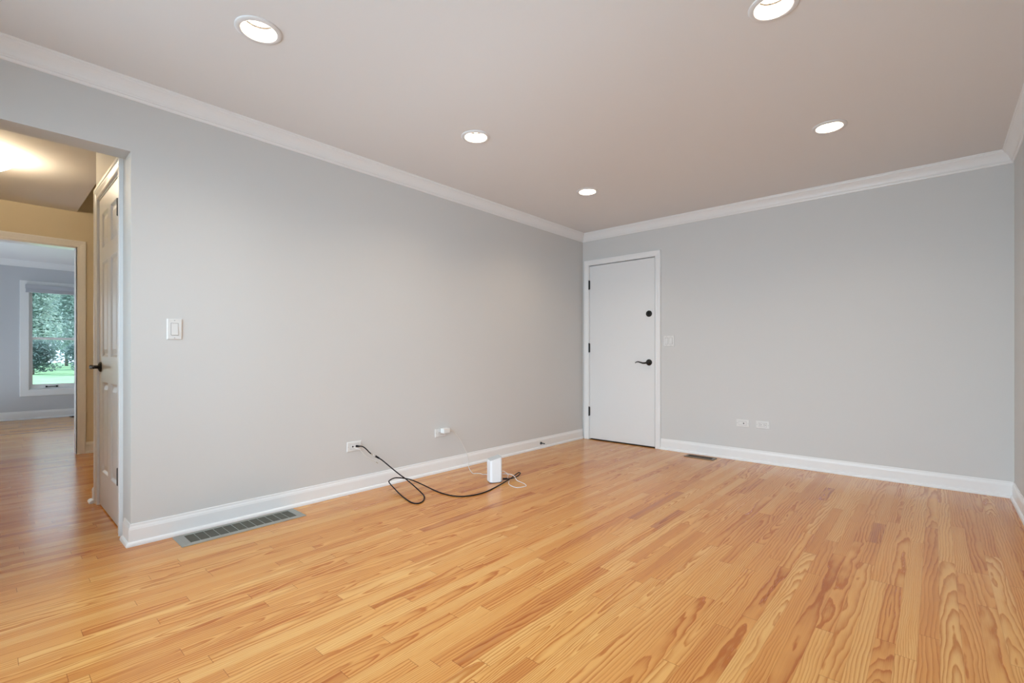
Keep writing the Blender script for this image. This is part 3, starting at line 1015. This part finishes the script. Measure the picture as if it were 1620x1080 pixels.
# ---------------------------------------------------------------- door stop on the left baseboard
ds = thing('door_stop', (0.0115, -0.826, 0.056), 'small black door stop with white tip on the left baseboard', 'door stop')
RY = Matrix.Rotation(R(90), 4, 'Y')
bm = bmesh.new()
lathe(bm, [(0.0150, 0), (0.0150, 0.004), (0.012, 0.010), (0.0065, 0.016), (0.0055, 0.030), (0.0050, 0.062)], RY, 20)
link('stem', bm, M_BLACK, ds, smooth=True)
bm = bmesh.new()
lathe(bm, [(0.0055, 0.060), (0.0075, 0.062), (0.0080, 0.075), (0.0050, 0.080)], RY, 18)
link('rubber_tip', bm, M_PLATE, ds, smooth=True)

# ---------------------------------------------------------------- floor registers


def register(loc, rz, L, Wd, el, ew, nbar, nfin, mf, mfin, mbar, label):
    """frame L by Wd, opening inset el at the ends and ew at the sides; local x along the length"""
    t = thing('floor_register', loc, label, 'floor vent', rz=rz)
    bm = bmesh.new()
    rings = []
    for ins, z in ((0, 0.0), (0, 0.0025), (0.006, 0.0080), (0.011, 0.0084), (0.014, 0.0072)):
        rings.append([bm.verts.new(p) for p in ((-L / 2 + ins, -Wd / 2 + ins, z), (L / 2 - ins, -Wd / 2 + ins, z), (L / 2 - ins, Wd / 2 - ins, z), (-L / 2 + ins, Wd / 2 - ins, z))])
    for z in (0.0066, 0.0):
        rings.append([bm.verts.new(p) for p in ((-L / 2 + el, -Wd / 2 + ew, z), (L / 2 - el, -Wd / 2 + ew, z), (L / 2 - el, Wd / 2 - ew, z), (-L / 2 + el, Wd / 2 - ew, z))])
    for a, b in zip(rings, rings[1:]):
        for k in range(4):
            bm.faces.new((a[k], a[(k + 1) % 4], b[(k + 1) % 4], b[k]))
    link('frame', bm, mf, t)
    ox, oy = L / 2 - el, Wd / 2 - ew
    bxo('duct_shade', (-ox, ox, -oy, oy, 0.0004, 0.0010), M_HOLLOW, t)  # black sheet standing for the shade down in the duct
    bm = bmesh.new()
    for k in range(nfin):
        y = -oy + (k + 0.5) * 2 * oy / nfin
        v = [bm.verts.new(p) for p in ((-ox, y - 0.0035, 0.0012), (ox, y - 0.0035, 0.0012), (ox, y + 0.0015, 0.0056), (-ox, y + 0.0015, 0.0056))]
        w = [bm.verts.new(q.co + Vector((0, 0.0012, 0))) for q in v]
        bm.faces.new(v)
        bm.faces.new(w[::-1])
        for i in range(4):
            bm.faces.new((v[i], w[i], w[(i + 1) % 4], v[(i + 1) % 4]))
    link('louvers', bm, mfin, t)
    for k in range(nbar):
        x = -ox + (k + 1) * 2 * ox / (nbar + 1)
        bxo('crossbar', (x - 0.0009, x + 0.0009, -oy, oy, 0.002, 0.0064), mbar, t)
    return t


register((0.135, -3.791, 0), R(90), 0.655, 0.190, 0.046, 0.027, 11, 12, M_REG, M_FIN, M_WIRE, 'large grey metal floor vent along the left baseboard')
register((1.451, -0.145, 0), 0, 0.280, 0.118, 0.024, 0.026, 1, 7, M_BRZ, M_BFIN, M_BFIN, 'small bronze floor vent by the back wall near the door')
register((EX + 0.10, -3.70, 0), R(90), 0.34, 0.14, 0.025, 0.025, 3, 7, M_BFIN, M_BFIN, M_BFIN, 'dark floor vent under the far room window')

# ---------------------------------------------------------------- outside the far window
bm = bmesh.new()
box(bm, -80, EX - 0.16, -40, 40, -0.40, -0.12)
o = struct(link('lawn', bm, M_LAWN), 'green back lawn outside the far window')


def foliage(bm, r, c, rx, ry, rz, n, s):
    for _ in range(n):
        while True:
            p = Vector((r.uniform(-1, 1), r.uniform(-1, 1), r.uniform(-1, 1)))
            if 0.25 < p.length < 1:
                break
        q = Vector((c[0] + p.x * rx, c[1] + p.y * ry, c[2] + p.z * rz))
        a = Vector((r.uniform(-1, 1), r.uniform(-1, 1), r.uniform(-0.6, 0.6))).normalized()
        b = a.cross(Vector((r.uniform(-0.7, 0.7), r.uniform(-0.7, 0.7), 1))).normalized()
        k = s * r.uniform(0.6, 1.3)
        bm.faces.new([bm.verts.new(v) for v in (q - a * k, q + b * k * 0.45, q + a * k, q - b * k * 0.45)])


def tree(name, x, y, h, rx, rz, m, n, s, label, group, seed):
    r = random.Random(seed)
    t = thing(name, (x, y, -0.12), label, 'tree' if 'tree' in name else 'shrub', group)
    bm = bmesh.new()
    zc = h - rz
    for k in range(18):
        a = r.uniform(0, 6.28)
        d = r.uniform(0.05, 0.55)
        foliage(bm, r, (math.cos(a) * rx * d, math.sin(a) * rx * d, zc + r.uniform(-0.6, 0.6) * rz), rx * 0.50, rx * 0.50, rz * 0.40, n // 18, s)
    link('crown', bm, m, t)
    bm = bmesh.new()
    top_z = max(zc, 0.3)
    tube(bm, spline([(0, 0, 0), (0.05 * rx, 0, top_z * 0.5), (0, 0.04 * rx, top_z)], 5), lambda u: (0.03 + 0.008 * h) * (1 - 0.6 * u), 10)
    link('trunk', bm, M_BARK, t, smooth=True)


tree('garden_tree', -38.5, -3.6, 7.4, 2.3, 3.5, M_LEAF1, 12000, 0.13, 'pale leafy tree filling the left of the far window', 'trees outside', 1)
tree('garden_tree', -43.5, 0.2, 8.6, 2.6, 4.1, M_LEAF1, 12000, 0.15, 'pale leafy tree filling the right of the far window', 'trees outside', 2)
tree('garden_tree', -50.5, -2.6, 11.5, 3.6, 5.6, M_LEAF2, 12000, 0.24, 'tall darker tree behind the pale trees outside', 'trees outside', 3)
tree('garden_tree', -58.5, 0.6, 13.0, 4.2, 6.4, M_LEAF2, 12000, 0.28, 'farthest dark tree at the right behind the pale trees outside', 'trees outside', 6)
tree('garden_shrub', -33.8, -2.9, 2.1, 1.35, 1.06, M_LEAF3, 4200, 0.085, 'dark shrub at the far edge of the lawn, left in the window', 'shrubs outside', 4)
tree('garden_shrub', -31.4, -0.95, 2.0, 1.15, 1.02, M_LEAF3, 4200, 0.085, 'dark shrub at the far edge of the lawn, right in the window', 'shrubs outside', 5)
